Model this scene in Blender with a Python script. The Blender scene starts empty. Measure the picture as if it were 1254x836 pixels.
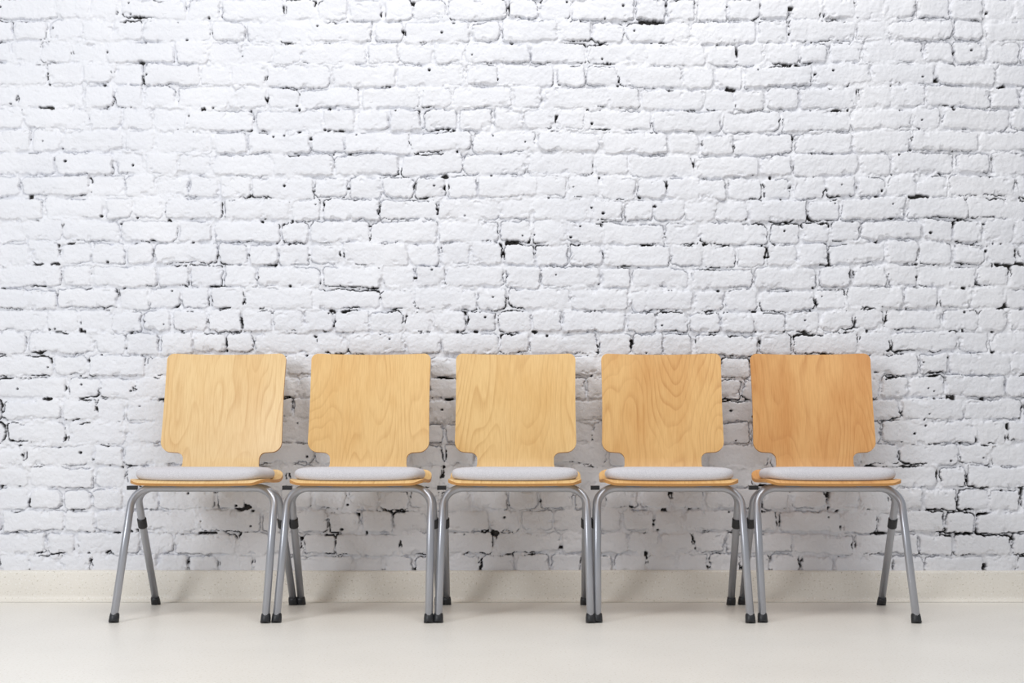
import bpy, math, random
import numpy as np
from mathutils import Vector, Matrix

# ------------------------------------------------------------------ helpers
scene = bpy.context.scene
COL = scene.collection

def new_mesh_obj(name, verts, faces, mats=(), smooth=True, parent=None, midx=None):
    me = bpy.data.meshes.new(name)
    me.from_pydata([tuple(v) for v in verts], [], faces)
    for m in mats: me.materials.append(m)
    if smooth:
        me.polygons.foreach_set("use_smooth", [True]*len(me.polygons))
    if midx is not None:
        me.polygons.foreach_set("material_index", midx)
    me.update()
    ob = bpy.data.objects.new(name, me)
    COL.objects.link(ob)
    if parent: ob.parent = parent
    return ob

def nodemat(name):
    m = bpy.data.materials.new(name); m.use_nodes = True
    nt = m.node_tree
    b = nt.nodes["Principled BSDF"]
    return m, nt, b
def N(nt, typ, **kw):
    n = nt.nodes.new(typ)
    for k, v in kw.items(): setattr(n, k, v)
    return n
def ramp(nt, stops):
    r = nt.nodes.new("ShaderNodeValToRGB")
    e = r.color_ramp.elements
    e[0].position, e[0].color = stops[0][0], (*stops[0][1], 1)
    e[1].position, e[1].color = stops[-1][0], (*stops[-1][1], 1)
    for p, c in stops[1:-1]:
        x = e.new(p); x.color = (*c, 1)
    return r
def srgb(r, g, b):
    f = lambda c: ((c/255+0.055)/1.055)**2.4 if c/255 > 0.04045 else c/255/12.92
    return (f(r), f(g), f(b))

# ------------------------------------------------------------------ noise
_tabs = {}
def vnoise(x, y, seed):
    if seed not in _tabs:
        _tabs[seed] = np.random.RandomState(seed).rand(256, 256).astype(np.float32)
    T = _tabs[seed]
    xf = np.floor(x); yf = np.floor(y)
    fx = x-xf; fy = y-yf
    xi = xf.astype(np.int32) & 255; yi = yf.astype(np.int32) & 255
    x1 = (xi+1) & 255; y1 = (yi+1) & 255
    fx = fx*fx*(3-2*fx); fy = fy*fy*(3-2*fy)
    return (T[xi, yi]*(1-fx)+T[x1, yi]*fx)*(1-fy)+(T[xi, y1]*(1-fx)+T[x1, y1]*fx)*fy
def fbm(x, y, seed, o=3):
    s = 0; a = 1; t = 0
    for i in range(o):
        s = s+a*vnoise(x*2**i+17.3*i, y*2**i+5.1*i, seed+i); t += a; a *= .5
    return s/t
def sstep(a, b, x):
    t = np.clip((x-a)/(b-a), 0, 1)
    return t*t*(3-2*t)

# ------------------------------------------------------------------ materials
m_brick, nt, b = nodemat("white_painted_brick")
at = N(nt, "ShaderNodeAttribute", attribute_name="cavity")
tc = N(nt, "ShaderNodeTexCoord")
n1 = N(nt, "ShaderNodeTexNoise"); n1.inputs["Scale"].default_value = 3.2; n1.inputs["Detail"].default_value = 6
nt.links.new(tc.outputs["Object"], n1.inputs["Vector"])
r1 = ramp(nt, [(0.3, (0.765, 0.775, 0.825)), (0.7, (0.83, 0.835, 0.875))])
nt.links.new(n1.outputs["Fac"], r1.inputs["Fac"])
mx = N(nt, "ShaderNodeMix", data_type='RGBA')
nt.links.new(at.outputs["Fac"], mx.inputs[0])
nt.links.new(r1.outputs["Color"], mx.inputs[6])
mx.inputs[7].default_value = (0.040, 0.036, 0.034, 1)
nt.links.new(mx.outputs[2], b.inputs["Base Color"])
b.inputs["Roughness"].default_value = 0.5
b.inputs["Specular IOR Level"].default_value = 0.4
n2 = N(nt, "ShaderNodeTexNoise"); n2.inputs["Scale"].default_value = 100; n2.inputs["Detail"].default_value = 5
n2.inputs["Roughness"].default_value = .65
nt.links.new(tc.outputs["Object"], n2.inputs["Vector"])
bp = N(nt, "ShaderNodeBump"); bp.inputs["Strength"].default_value = 0.7; bp.inputs["Distance"].default_value = 0.004
nt.links.new(n2.outputs["Fac"], bp.inputs["Height"])
nt.links.new(bp.outputs["Normal"], b.inputs["Normal"])

def lino(name, base, fleck_d, fleck_l, rough, lo=.33, hi=.40):
    m, nt, b = nodemat(name)
    tc = N(nt, "ShaderNodeTexCoord")
    v = N(nt, "ShaderNodeTexNoise"); v.inputs["Scale"].default_value = 150; v.inputs["Detail"].default_value = 3
    nt.links.new(tc.outputs["Object"], v.inputs["Vector"])
    r = ramp(nt, [(lo, fleck_d), (hi, base), (0.60, base), (0.68, fleck_l)])
    nt.links.new(v.outputs["Fac"], r.inputs["Fac"])
    w = N(nt, "ShaderNodeTexNoise"); w.inputs["Scale"].default_value = 3; w.inputs["Detail"].default_value = 6
    nt.links.new(tc.outputs["Object"], w.inputs["Vector"])
    rr = ramp(nt, [(0.3, (0.95, 0.95, 0.95)), (0.7, (1, 1, 1))])
    nt.links.new(w.outputs["Fac"], rr.inputs["Fac"])
    mm = N(nt, "ShaderNodeMix", data_type='RGBA', blend_type='MULTIPLY'); mm.inputs[0].default_value = 1
    nt.links.new(r.outputs["Color"], mm.inputs[6]); nt.links.new(rr.outputs["Color"], mm.inputs[7])
    nt.links.new(mm.outputs[2], b.inputs["Base Color"])
    b.inputs["Roughness"].default_value = rough
    return m
m_floor = lino("cream_linoleum", srgb(236, 232, 225), srgb(216, 209, 197), srgb(242, 239, 234), 0.36)
m_base = lino("speckled_baseboard", srgb(234, 229, 220), srgb(204, 197, 183), srgb(243, 240, 235), 0.45, .30, .38)

m_steel, nt, b = nodemat("satin_silver_tube")
b.inputs["Base Color"].default_value = (*srgb(172, 174, 181), 1)
b.inputs["Metallic"].default_value = 0.6; b.inputs["Roughness"].default_value = 0.34
tc = N(nt, "ShaderNodeTexCoord"); v = N(nt, "ShaderNodeTexNoise"); v.inputs["Scale"].default_value = 300
nt.links.new(tc.outputs["Object"], v.inputs["Vector"])
bp = N(nt, "ShaderNodeBump"); bp.inputs["Strength"].default_value = 0.05; bp.inputs["Distance"].default_value = 0.001
nt.links.new(v.outputs["Fac"], bp.inputs["Height"]); nt.links.new(bp.outputs["Normal"], b.inputs["Normal"])

m_black, nt, b = nodemat("black_plastic")
b.inputs["Roughness"].default_value = 0.45
v = N(nt, "ShaderNodeTexNoise"); v.inputs["Scale"].default_value = 80
r = ramp(nt, [(0.3, (0.012, 0.013, 0.016)), (0.7, (0.022, 0.023, 0.027))])
nt.links.new(v.outputs["Fac"], r.inputs["Fac"]); nt.links.new(r.outputs["Color"], b.inputs["Base Color"])

m_fab, nt, b = nodemat("light_grey_fabric")
tc = N(nt, "ShaderNodeTexCoord")
v = N(nt, "ShaderNodeTexNoise"); v.inputs["Scale"].default_value = 420; v.inputs["Detail"].default_value = 2
nt.links.new(tc.outputs["Object"], v.inputs["Vector"])
r = ramp(nt, [(0.3, srgb(190, 188, 193)), (0.7, srgb(216, 214, 218))])
nt.links.new(v.outputs["Fac"], r.inputs["Fac"]); nt.links.new(r.outputs["Color"], b.inputs["Base Color"])
b.inputs["Roughness"].default_value = 0.9
b.inputs["Specular IOR Level"].default_value = 0.2
bp = N(nt, "ShaderNodeBump"); bp.inputs["Strength"].default_value = 0.3; bp.inputs["Distance"].default_value = 0.001
nt.links.new(v.outputs["Fac"], bp.inputs["Height"]); nt.links.new(bp.outputs["Normal"], b.inputs["Normal"])

def wood(name, light, dark, line, seed, amt=0.46):
    m, nt, b = nodemat(name)
    at = N(nt, "ShaderNodeAttribute", attribute_name="flat")
    def mapped(sx, sy, off):
        mp = N(nt, "ShaderNodeMapping")
        mp.inputs["Scale"].default_value = (sx, sy, 1)
        mp.inputs["Location"].default_value = (off, off*1.7, off*0.6)
        nt.links.new(at.outputs["Vector"], mp.inputs["Vector"])
        return mp.outputs["Vector"]
    a = N(nt, "ShaderNodeTexNoise"); a.inputs["Scale"].default_value = 1; a.inputs["Detail"].default_value = 2.2; a.inputs["Roughness"].default_value = 0.3
    nt.links.new(mapped(5.5, 1.3, seed), a.inputs["Vector"])
    mu = N(nt, "ShaderNodeMath", operation='MULTIPLY'); mu.inputs[1].default_value = 24
    nt.links.new(a.outputs["Fac"], mu.inputs[0])
    fr = N(nt, "ShaderNodeMath", operation='FRACT'); nt.links.new(mu.outputs[0], fr.inputs[0])
    lr = ramp(nt, [(0.0, (0.0,)*3), (0.6, (0.12,)*3), (0.90, (1.0,)*3), (1.0, (0.0,)*3)])
    nt.links.new(fr.outputs[0], lr.inputs["Fac"])
    mo = N(nt, "ShaderNodeTexNoise"); mo.inputs["Scale"].default_value = 1; mo.inputs["Detail"].default_value = 2
    nt.links.new(mapped(6, 4, seed+3), mo.inputs["Vector"])
    mr = ramp(nt, [(0.38, (0.2,)*3), (0.64, (1.0,)*3)]); nt.links.new(mo.outputs["Fac"], mr.inputs["Fac"])
    bt = N(nt, "ShaderNodeTexNoise"); bt.inputs["Scale"].default_value = 1; bt.inputs["Detail"].default_value = 4
    nt.links.new(mapped(8, 2.6, seed+5), bt.inputs["Vector"])
    br = ramp(nt, [(0.32, dark), (0.55, light), (1.0, light)])
    nt.links.new(bt.outputs["Fac"], br.inputs["Fac"])
    fp = N(nt, "ShaderNodeTexNoise"); fp.inputs["Scale"].default_value = 1; fp.inputs["Detail"].default_value = 3
    nt.links.new(mapped(300, 16, seed+9), fp.inputs["Vector"])
    pr = ramp(nt, [(0.35, (0.92, 0.88, 0.83)), (0.6, (1, 1, 1))])
    nt.links.new(fp.outputs["Fac"], pr.inputs["Fac"])
    m1 = N(nt, "ShaderNodeMix", data_type='RGBA')
    s0 = N(nt, "ShaderNodeMath", operation='MULTIPLY')
    nt.links.new(lr.outputs["Color"], s0.inputs[0]); nt.links.new(mr.outputs["Color"], s0.inputs[1])
    sc = N(nt, "ShaderNodeMath", operation='MULTIPLY'); sc.inputs[1].default_value = amt
    nt.links.new(s0.outputs[0], sc.inputs[0]); nt.links.new(sc.outputs[0], m1.inputs[0])
    nt.links.new(br.outputs["Color"], m1.inputs[6]); m1.inputs[7].default_value = (*line, 1)
    m2 = N(nt, "ShaderNodeMix", data_type='RGBA', blend_type='MULTIPLY'); m2.inputs[0].default_value = 1
    nt.links.new(m1.outputs[2], m2.inputs[6]); nt.links.new(pr.outputs["Color"], m2.inputs[7])
    nt.links.new(m2.outputs[2], b.inputs["Base Color"])
    b.inputs["Roughness"].default_value = 0.38
    b.inputs["Specular IOR Level"].default_value = 0.4
    return m
def ply_edge(name):
    m, nt, b = nodemat(name)
    at = N(nt, "ShaderNodeAttribute", attribute_name="flat")
    sp = N(nt, "ShaderNodeSeparateXYZ"); nt.links.new(at.outputs["Vector"], sp.inputs[0])
    mu = N(nt, "ShaderNodeMath", operation='MULTIPLY'); mu.inputs[1].default_value = 3.5
    nt.links.new(sp.outputs[2], mu.inputs[0])
    fr = N(nt, "ShaderNodeMath", operation='FRACT'); nt.links.new(mu.outputs[0], fr.inputs[0])
    r = ramp(nt, [(0.0, srgb(222, 168, 100)), (0.45, srgb(222, 168, 100)), (0.55, srgb(176, 116, 60)), (1.0, srgb(182, 124, 66))])
    nt.links.new(fr.outputs[0], r.inputs["Fac"]); nt.links.new(r.outputs["Color"], b.inputs["Base Color"])
    b.inputs["Roughness"].default_value = 0.5
    return m
m_edge = ply_edge("plywood_edge")

# ------------------------------------------------------------------ brick wall (real relief)
def build_wall():
    st = 0.0026
    xs = np.concatenate([np.arange(-3.4, -1.98, 0.007), np.arange(-1.98, 1.98, st), np.arange(1.98, 3.4, 0.007)])
    zs = np.concatenate([np.arange(0.085, 2.24, st), np.arange(2.24, 2.75, 0.006)])
    X, Z = np.meshgrid(xs, zs)
    X = X.astype(np.float32); Z = Z.astype(np.float32)
    P = 0.0825
    z0 = 1.534-P/2-18*P
    xw = X+0.012*(fbm(X*3+9, Z*3, 11)-.5)+0.014*(fbm(X*16, Z*16, 21)-.5)
    zw = Z+0.028*(fbm(X*1.3+4, Z*1.1, 31)-.5)+0.016*(fbm(X*14, Z*14, 41)-.5)
    row = np.floor((zw-z0)/P).astype(int)
    lz = (zw-z0)-row*P
    rng = np.random.RandomState(5)
    d = np.zeros_like(X); face = np.zeros_like(X)
    for r in range(row.min(), row.max()+1):
        edges = [-3.9-rng.rand()*.25]
        kind = rng.rand()
        k = 0
        while edges[-1] < 3.9:
            if kind < .34: L = .120 if rng.rand() < .85 else .235
            elif kind < .46: L = .235 if rng.rand() < .7 else .120
            else: L = .235 if (k % 2 == 0) != (rng.rand() < .3) else .120
            k += 1
            edges.append(edges[-1]+L*(1+rng.uniform(-.09, .09)))
        edges = np.array(edges); nb = len(edges)
        m = row == r
        xr = xw[m]; zr = lz[m]
        ix = np.clip(np.searchsorted(edges, xr)-1, 0, nb-2)
        jl, jr, jb, jt = [rng.uniform(.002, .0085, nb) for _ in range(4)]
        zrr = zr+(rng.uniform(-.035, .035, nb))[ix]*(xr-(edges[ix]+edges[ix+1])/2)
        ax = np.minimum(xr-edges[ix]-jl[ix], edges[ix+1]-xr-jr[ix])
        bz = np.minimum(zrr-jb[ix], P-zrr-jt[ix])
        R = rng.uniform(.005, .020, nb)[ix]
        qx = np.maximum(R-ax, 0); qz = np.maximum(R-bz, 0)
        d[m] = np.where((qx > 0) | (qz > 0), R-np.hypot(qx, qz), np.minimum(ax, bz))
        off = rng.uniform(-.004, .004, nb); tx = rng.uniform(-.03, .03, nb); tz = rng.uniform(-.06, .06, nb)
        face[m] = off[ix]+tx[ix]*(xr-(edges[ix]+edges[ix+1])/2)+tz[ix]*(zr-P/2)
    d = d+0.010*(fbm(X*45, Z*45, 51, 2)-.5)+0.008*(fbm(X*110, Z*110, 55, 2)-.5)
    rough = sstep(1.7, .6, Z)
    smear = fbm(X*6, Z*8, 61)
    buried = sstep(.47, .62, smear+.03*(1-rough))
    mortar = -.0105+.008*buried+.013*(fbm(X*42, Z*42, 71)-.5)
    face = face*(1-.4*buried)+.0045*(fbm(X*18, Z*22, 81)-.5)
    prof = sstep(-.0020, .0032, d)
    dome = .0016*(sstep(0, .018, d)-1)
    H = mortar+(face+dome-mortar)*prof
    H += (.0040-.0012*prof)*(fbm(X*80, Z*80, 91, 3)-.5)
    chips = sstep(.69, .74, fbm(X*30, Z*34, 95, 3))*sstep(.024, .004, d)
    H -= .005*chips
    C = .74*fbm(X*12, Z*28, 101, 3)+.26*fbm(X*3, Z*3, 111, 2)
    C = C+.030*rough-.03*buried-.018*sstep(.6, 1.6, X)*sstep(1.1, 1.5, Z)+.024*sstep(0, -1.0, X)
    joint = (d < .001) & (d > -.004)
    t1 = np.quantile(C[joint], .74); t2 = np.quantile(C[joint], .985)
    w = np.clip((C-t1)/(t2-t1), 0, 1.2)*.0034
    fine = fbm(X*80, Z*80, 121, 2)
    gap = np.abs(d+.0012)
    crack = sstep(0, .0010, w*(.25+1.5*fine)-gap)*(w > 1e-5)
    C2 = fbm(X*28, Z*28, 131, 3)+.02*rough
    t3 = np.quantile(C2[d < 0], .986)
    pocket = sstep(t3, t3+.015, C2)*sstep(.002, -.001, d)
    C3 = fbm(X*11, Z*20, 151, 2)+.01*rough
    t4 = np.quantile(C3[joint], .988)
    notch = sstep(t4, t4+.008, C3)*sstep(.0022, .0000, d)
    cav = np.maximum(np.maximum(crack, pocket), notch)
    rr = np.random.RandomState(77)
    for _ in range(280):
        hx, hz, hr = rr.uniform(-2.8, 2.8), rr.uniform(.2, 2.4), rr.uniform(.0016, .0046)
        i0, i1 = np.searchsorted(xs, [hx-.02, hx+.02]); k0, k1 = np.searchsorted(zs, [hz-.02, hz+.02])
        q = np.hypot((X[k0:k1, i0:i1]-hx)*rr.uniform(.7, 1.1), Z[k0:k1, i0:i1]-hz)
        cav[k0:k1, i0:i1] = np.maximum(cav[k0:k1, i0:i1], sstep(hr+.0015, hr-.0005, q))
    C4 = fbm(X*13, Z*20, 161, 3); t5 = np.quantile(C4, .58)
    H -= .010*sstep(t5, t5+.05, C4)*sstep(.0026, .0006, np.abs(d+.0008))*(1-.5*buried)
    H -= .016*cav
    nx, nz = len(xs), len(zs)
    co = np.empty((nz*nx, 3), np.float32)
    co[:, 0] = X.ravel(); co[:, 1] = -H.ravel(); co[:, 2] = Z.ravel()
    idx = np.arange(nz*nx).reshape(nz, nx)
    q = np.stack([idx[:-1, :-1], idx[:-1, 1:], idx[1:, 1:], idx[1:, :-1]], -1).reshape(-1, 4)
    me = bpy.data.meshes.new("wall_back")
    me.vertices.add(len(co)); me.vertices.foreach_set("co", co.ravel())
    me.loops.add(q.size); me.loops.foreach_set("vertex_index", q.ravel().astype(np.int32))
    me.polygons.add(len(q)); me.polygons.foreach_set("loop_start", (np.arange(len(q))*4).astype(np.int32))
    me.polygons.foreach_set("use_smooth", np.ones(len(q), bool))
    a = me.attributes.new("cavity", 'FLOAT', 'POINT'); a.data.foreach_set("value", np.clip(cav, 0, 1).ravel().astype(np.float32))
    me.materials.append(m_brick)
    me.update()
    ob = bpy.data.objects.new("wall_back", me); COL.objects.link(ob)
build_wall()

# ------------------------------------------------------------------ floor + baseboard
FX = 3.4
new_mesh_obj("floor", [(-FX, -7, 0), (FX, -7, 0), (FX, .05, 0), (-FX, .05, 0)], [(0, 1, 2, 3)], [m_floor], smooth=False)
prof = [(0.03, .0), (-.060, .0005), (-.052, .0016), (-.045, .005), (-.040, .010), (-.037, .017), (-.036, .026), (-.035, .106),
        (-.0335, .1105), (-.030, .1125), (-.026, .113), (.03, .114)]
vs = []; fs = []
n = 69
for i in range(n):
    x = -FX+2*FX*i/(n-1)
    for (y, z) in prof: vs.append((x, y+.010, z+(0.0012*math.sin(x*3.1) if z > .1 else 0)))
L = len(prof)
for i in range(n-1):
    for k in range(L-1):
        fs.append((i*L+k, (i+1)*L+k, (i+1)*L+k+1, i*L+k+1))
new_mesh_obj("baseboard_back", vs, fs, [m_base])

# ------------------------------------------------------------------ chair parts
def catmull(pts, per=10):
    out = []
    P = [pts[0]]+list(pts)+[pts[-1]]
    for i in range(1, len(P)-2):
        p0, p1, p2, p3 = map(np.array, P[i-1:i+3])
        for k in range(per):
            t = k/per
            out.append(.5*((2*p1)+(-p0+p2)*t+(2*p0-5*p1+4*p2-p3)*t*t+(-p0+3*p1-3*p2+p3)*t**3))
    out.append(np.array(pts[-1]))
    return np.array(out)

PROFILE = catmull([(0.0, .4515), (.010, .4575), (.035, .4615), (.10, .4615), (.20, .456), (.28, .456), (.325, .462), (.356, .480),
                   (.374, .508), (.388, .545), (.418, .66), (.450, .78), (.490, .908)], 14)
ARC = np.concatenate([[0], np.cumsum(np.hypot(*np.diff(PROFILE, axis=0).T))])
STOT = ARC[-1]
def path(s):
    y = np.interp(s, ARC, PROFILE[:, 0]); z = np.interp(s, ARC, PROFILE[:, 1])
    e = .004
    dy = np.interp(s+e, ARC, PROFILE[:, 0])-np.interp(s-e, ARC, PROFILE[:, 0])
    dz = np.interp(s+e, ARC, PROFILE[:, 1])-np.interp(s-e, ARC, PROFILE[:, 1])
    l = math.hypot(dy, dz)
    return y, z, -dz/l, dy/l
def s_at_z(z):
    i = np.where(PROFILE[:, 1] > z)[0]; i = [k for k in i if PROFILE[k, 0] > .3][0]
    return ARC[i]
SA, SB = s_at_z(.488), s_at_z(.550)
WS, WB, WW = .230, .2175, .137

def outline():
    rows = []
    def arc(n): return [math.pi/2*i/n for i in range(n+1)]
    r = .040
    for a in arc(8): rows.append((r-r*math.cos(a), .222-r+r*math.sin(a)))
    for i in range(1, 16):
        t = i/15; rows.append((r+(SA-.03-r)*t, .222+(WS-.222)*min(1, t*1.3)))
    r = .030
    for a in arc(8)[1:]: rows.append((SA-r+r*math.sin(a), WS-r+r*math.cos(a)))
    rc = .024
    for a in arc(7): rows.append((SA+.0006+rc-rc*math.cos(a), WW+rc-rc*math.sin(a)))
    for a in arc(7): rows.append((SB-.0006-rc+rc*math.sin(a), WW+rc-rc*math.cos(a)))
    r = .036
    for a in arc(9): rows.append((SB+r-r*math.cos(a), WB-r+r*math.sin(a)))
    for i in range(1, 26):
        t = i/25; rows.append((SB+.036+(STOT-.026-SB-.036)*t, WB+.002*math.sin(math.pi*t)*-1))
    r = .026
    for a in arc(8)[1:]: rows.append((STOT-r+r*math.sin(a), WB-r+r*math.cos(a)))
    return rows
ROWS = outline()
TH = .011
def shell_point(s, x, depth):
    y, z, ny, nz = path(min(max(s, 0.0), STOT))
    bb = sstep(SA-.02, SB+.05, s)
    c = (.004*(1-bb)+.016*bb)*(x/.22)**2
    o = c-depth
    return (x, y+ny*o, z+nz*o)

def make_shell(parent, m_wood, seed):
    NC = 20
    verts = []; flat = []; faces = []; mi = []
    for side, dep in ((0, 0), (1, TH)):
        for (s, w) in ROWS:
            for c in range(NC+1):
                x = w*(-1+2*c/NC)
                verts.append(shell_point(s, x, dep)); flat.append((x, s, side))
    nr = len(ROWS)
    def id(side, r, c): return side*nr*(NC+1)+r*(NC+1)+c
    for r in range(nr-1):
        for c in range(NC):
            faces.append((id(0, r, c), id(0, r, c+1), id(0, r+1, c+1), id(0, r+1, c))); mi.append(0)
            faces.append((id(1, r, c), id(1, r+1, c), id(1, r+1, c+1), id(1, r, c+1))); mi.append(0)
    loop = [(r, NC) for r in range(nr)]+[(nr-1, c) for c in range(NC-1, -1, -1)]+[(r, 0) for r in range(nr-2, -1, -1)]+[(0, c) for c in range(1, NC)]
    base = len(verts)
    nl = len(loop)
    K = 5
    for (r, c) in loop:
        s, w = ROWS[r]; x = w*(-1+2*c/NC)
        for k in range(K):
            t = k/(K-1)
            verts.append(shell_point(s, x, TH*t)); flat.append((x, s, t))
    for i in range(nl):
        j = (i+1) % nl
        for k in range(K-1):
            faces.append((base+i*K+k, base+i*K+k+1, base+j*K+k+1, base+j*K+k)); mi.append(1)
    ob = new_mesh_obj("plywood_shell", verts, faces, [m_wood, m_edge], True, parent, mi)
    a = ob.data.attributes.new("flat", 'FLOAT_VECTOR', 'POINT')
    a.data.foreach_set("vector", np.array(flat, np.float32).ravel())
    return ob

def make_cushion(parent):
    A, B = .213, .168
    yc = .010+B
    prof = [(0.93, 0.0), (.965, .001), (.985, .005), (.997, .011), (1.0, .017), (.992, .024), (.975, .029), (.945, .033), (.90, .0360), (.8, .0395),
            (.65, .042), (.45, .0435), (.2, .0445)]
    NA = 96; verts = []; faces = []
    e = 2/7.0
    def base_z(y):
        s = np.interp(max(min(y, .34), 0), PROFILE[:140, 0], ARC[:140]); return path(s)[1]
    for (r, h) in prof:
        for i in range(NA):
            t = 2*math.pi*i/NA
            cx, sy = math.cos(t), math.sin(t)
            x = A*r*math.copysign(abs(cx)**e, cx); y = yc+B*r*math.copysign(abs(sy)**e, sy)
            zf = max(base_z(y), .4575)+.004*(x/.22)**2
            verts.append((x, y, zf+h+.0005))
    n = len(prof)
    for k in range(n-1):
        for i in range(NA):
            j = (i+1) % NA
            faces.append((k*NA+i, k*NA+j, (k+1)*NA+j, (k+1)*NA+i))
    verts.append((0, yc, base_z(yc)+.0455)); c = len(verts)-1
    for i in range(NA): faces.append(((n-1)*NA+i, (n-1)*NA+(i+1) % NA, c))
    faces.append(tuple(reversed(range(NA))))
    return new_mesh_obj("seat_cushion", verts, faces, [m_fab], True, parent)

def fillet(pts, rad, n=12):
    out = [Vector(pts[0])]
    for i in range(1, len(pts)-1):
        p = Vector(pts[i]); a = (Vector(pts[i-1])-p).normalized(); b = (Vector(pts[i+1])-p).normalized()
        ang = a.angle(b); t = rad/math.tan(ang/2)
        c = p+(a+b).normalized()*(rad/math.sin(ang/2))
        s = p+a*t; e = p+b*t
        v0 = s-c; v1 = e-c; ax = v0.cross(v1).normalized(); tot = v0.angle(v1)
        for k in range(n+1):
            out.append(c+Matrix.Rotation(tot*k/n, 3, ax) @ v0)
    out.append(Vector(pts[-1]))
    return out
def tube_data(pts, r, seg=20):
    verts = []; faces = []
    n = len(pts)
    t0 = (pts[1]-pts[0]).normalized()
    u = t0.orthogonal().normalized()
    for i, p in enumerate(pts):
        t = ((pts[min(i+1, n-1)]-pts[max(i-1, 0)])).normalized()
        u = (u-t*u.dot(t)).normalized(); v = t.cross(u)
        rr = r[i] if isinstance(r, (list, tuple)) else r
        for k in range(seg):
            a = 2*math.pi*k/seg
            verts.append(p+(u*math.cos(a)+v*math.sin(a))*rr)
    for i in range(n-1):
        for k in range(seg):
            l = (k+1) % seg
            faces.append((i*seg+k, i*seg+l, (i+1)*seg+l, (i+1)*seg+k))
    faces.append(tuple(reversed(range(seg)))); faces.append(tuple(range((n-1)*seg, n*seg)))
    return verts, faces
def merge(parts):
    V = []; F = []
    for v, f in parts:
        o = len(V); V += v; F += [tuple(i+o for i in q) for q in f]
    return V, F
def box(cx, cy, cz, sx, sy, sz):
    v = [Vector((cx+a*sx/2, cy+b*sy/2, cz+c*sz/2)) for a in (-1, 1) for b in (-1, 1) for c in (-1, 1)]
    return v, [(0, 1, 3, 2), (4, 6, 7, 5), (0, 4, 5, 1), (2, 3, 7, 6), (0, 2, 6, 4), (1, 5, 7, 3)]

TR = .0128
ZB = .4325
FRONT = dict(y0=-.060, y1=.135, hw0=.249, hw1=.243)
REAR = dict(y0=.440, y1=.172, hw0=.250, hw1=.243)

def make_chair(name, x, rot, m_wood, seed):
    e = bpy.data.objects.new(name, None); COL.objects.link(e)
    e.empty_display_size = .1
    make_shell(e, m_wood, seed)
    make_cushion(e)
    caps = []; clamps = []
    for nm, q in (("front_leg_frame", FRONT), ("rear_leg_frame", REAR)):
        pts = [(-q['hw0'], q['y0'], .008), (-q['hw1'], q['y1'], ZB), (q['hw1'], q['y1'], ZB), (q['hw0'], q['y0'], .008)]
        v, f = tube_data(fillet(pts, .068, 14), TR)
        new_mesh_obj(nm, v, f, [m_steel], True, e)
        for sg in (-1, 1):
            foot = Vector((sg*q['hw0'], q['y0'], 0)); top = Vector((sg*q['hw1'], q['y1'], ZB))
            d = (top-foot)/ZB
            P = [foot+d*z for z in (0.0, .002, .018, .026, .030)]
            P[0].z = 0.0
            caps.append(tube_data(P, [.0145, .0168, .0162, .0152, .0130], 20))
            if nm.startswith("rear"):
                P = [foot+d*z for z in (.292, .294, .322, .324)]
                clamps.append(tube_data(P, [.0135, .0160, .0160, .0135], 20))
    v, f = merge(caps)
    for p in v: p.z = max(p.z, 0.0)
    new_mesh_obj("foot_caps", v, f, [m_black], True, e)
    clamps.append(box(-.250, .150, .433, .030, .030, .014))
    v, f = merge(clamps)
    new_mesh_obj("stacking_bumpers", v, f, [m_black], False, e)
    br = []
    for sg in (-1, 1):
        br.append(box(sg*.12, .155, .4455, .05, .085, .005))
        br.append(box(sg*.12, .154, .431, .012, .035, .018))
    v, f = merge(br)
    new_mesh_obj("seat_brackets", v, f, [m_steel], False, e)
    R = Matrix.Rotation(rot, 4, 'Z')
    e.matrix_world = Matrix.Translation((x, -.62, 0)) @ R @ Matrix.Translation((0, .060, 0))
    return e

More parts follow.
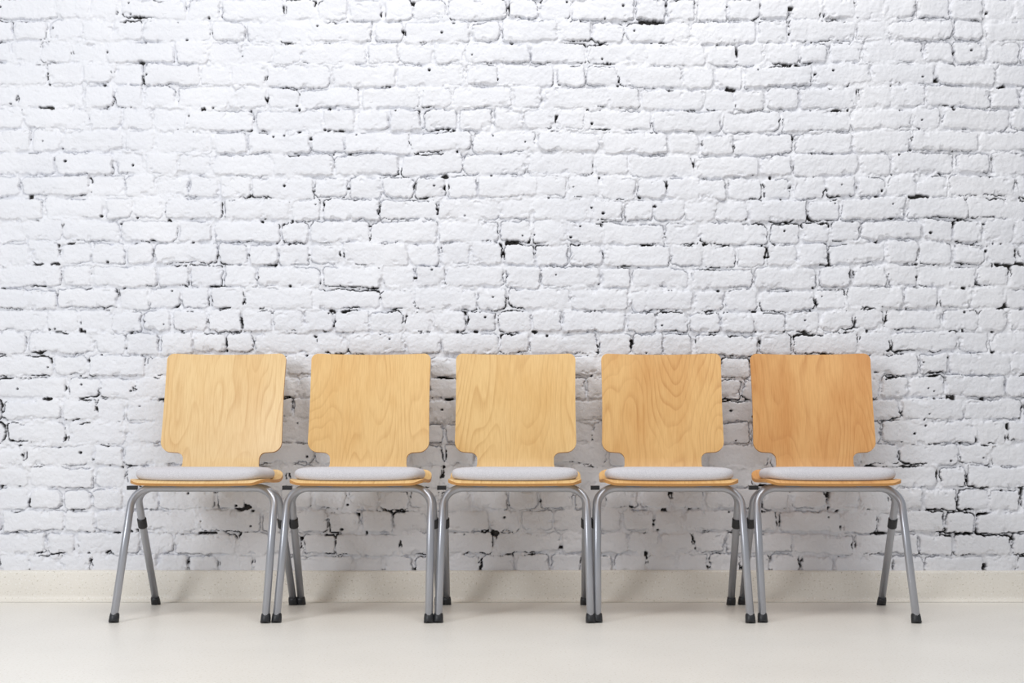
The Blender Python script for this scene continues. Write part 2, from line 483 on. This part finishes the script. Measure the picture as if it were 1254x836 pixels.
specs = [
    (-1.052, -1.3, srgb(234, 202, 150), srgb(228, 191, 136), srgb(198, 149, 91), 1.3),
    (-0.520, -0.7, srgb(232, 194, 134), srgb(225, 181, 118), srgb(192, 139, 77), 14.1),
    (0.008, -0.6, srgb(233, 196, 136), srgb(225, 183, 120), srgb(194, 143, 81), 27.7),
    (0.528, -1.6, srgb(229, 185, 123), srgb(216, 164, 101), srgb(182, 123, 64), 38.2),
    (1.068, -2.0, srgb(227, 176, 115), srgb(212, 153, 93), srgb(182, 117, 62), 52.9)]
for i, (x, r, l, d_, li, sd) in enumerate(specs):
    w = wood("beech_veneer_%d" % i, l, d_, li, sd)
    make_chair("stacking_chair" if i == 0 else "stacking_chair.%03d" % i, x, math.radians(r), w, sd)

# ------------------------------------------------------------------ light
w = bpy.data.worlds.new("room_ambient"); scene.world = w; w.use_nodes = True
bg = w.node_tree.nodes["Background"]
bg.inputs["Color"].default_value = (0.95, 0.97, 1.0, 1); bg.inputs["Strength"].default_value = 0.43
def area(name, loc, target, sx, sy, power, col):
    l = bpy.data.lights.new(name, 'AREA'); l.shape = 'RECTANGLE'; l.size = sx; l.size_y = sy
    l.energy = power; l.color = col
    o = bpy.data.objects.new(name, l); COL.objects.link(o)
    o.location = loc
    o.rotation_euler = (Vector(target)-Vector(loc)).to_track_quat('-Z', 'Y').to_euler()
    return o
area("window_light", (-3.2, -3.9, 2.3), (0.6, 0, .55), 1.0, 1.3, 76, (0.95, 0.975, 1.0))
area("overhead_fill", (0.3, -2.1, 4.2), (0.1, -1.1, 0), 3.2, 1.3, 88, (1.0, 0.985, 0.96))  # unseen overhead fill, added to brighten the floor and rake the wall relief

scene.view_settings.view_transform = 'Standard'
scene.view_settings.look = 'None'
scene.view_settings.exposure = 0.0

# ------------------------------------------------------------------ camera
cam = bpy.data.cameras.new("camera"); co = bpy.data.objects.new("camera", cam); COL.objects.link(co)
cam.sensor_width = 36; cam.lens = 1690/1254*36
co.location = (0, -5.12, .592); co.rotation_euler = (math.pi/2, 0, 0)
cam.shift_y = 122/1254
scene.camera = co
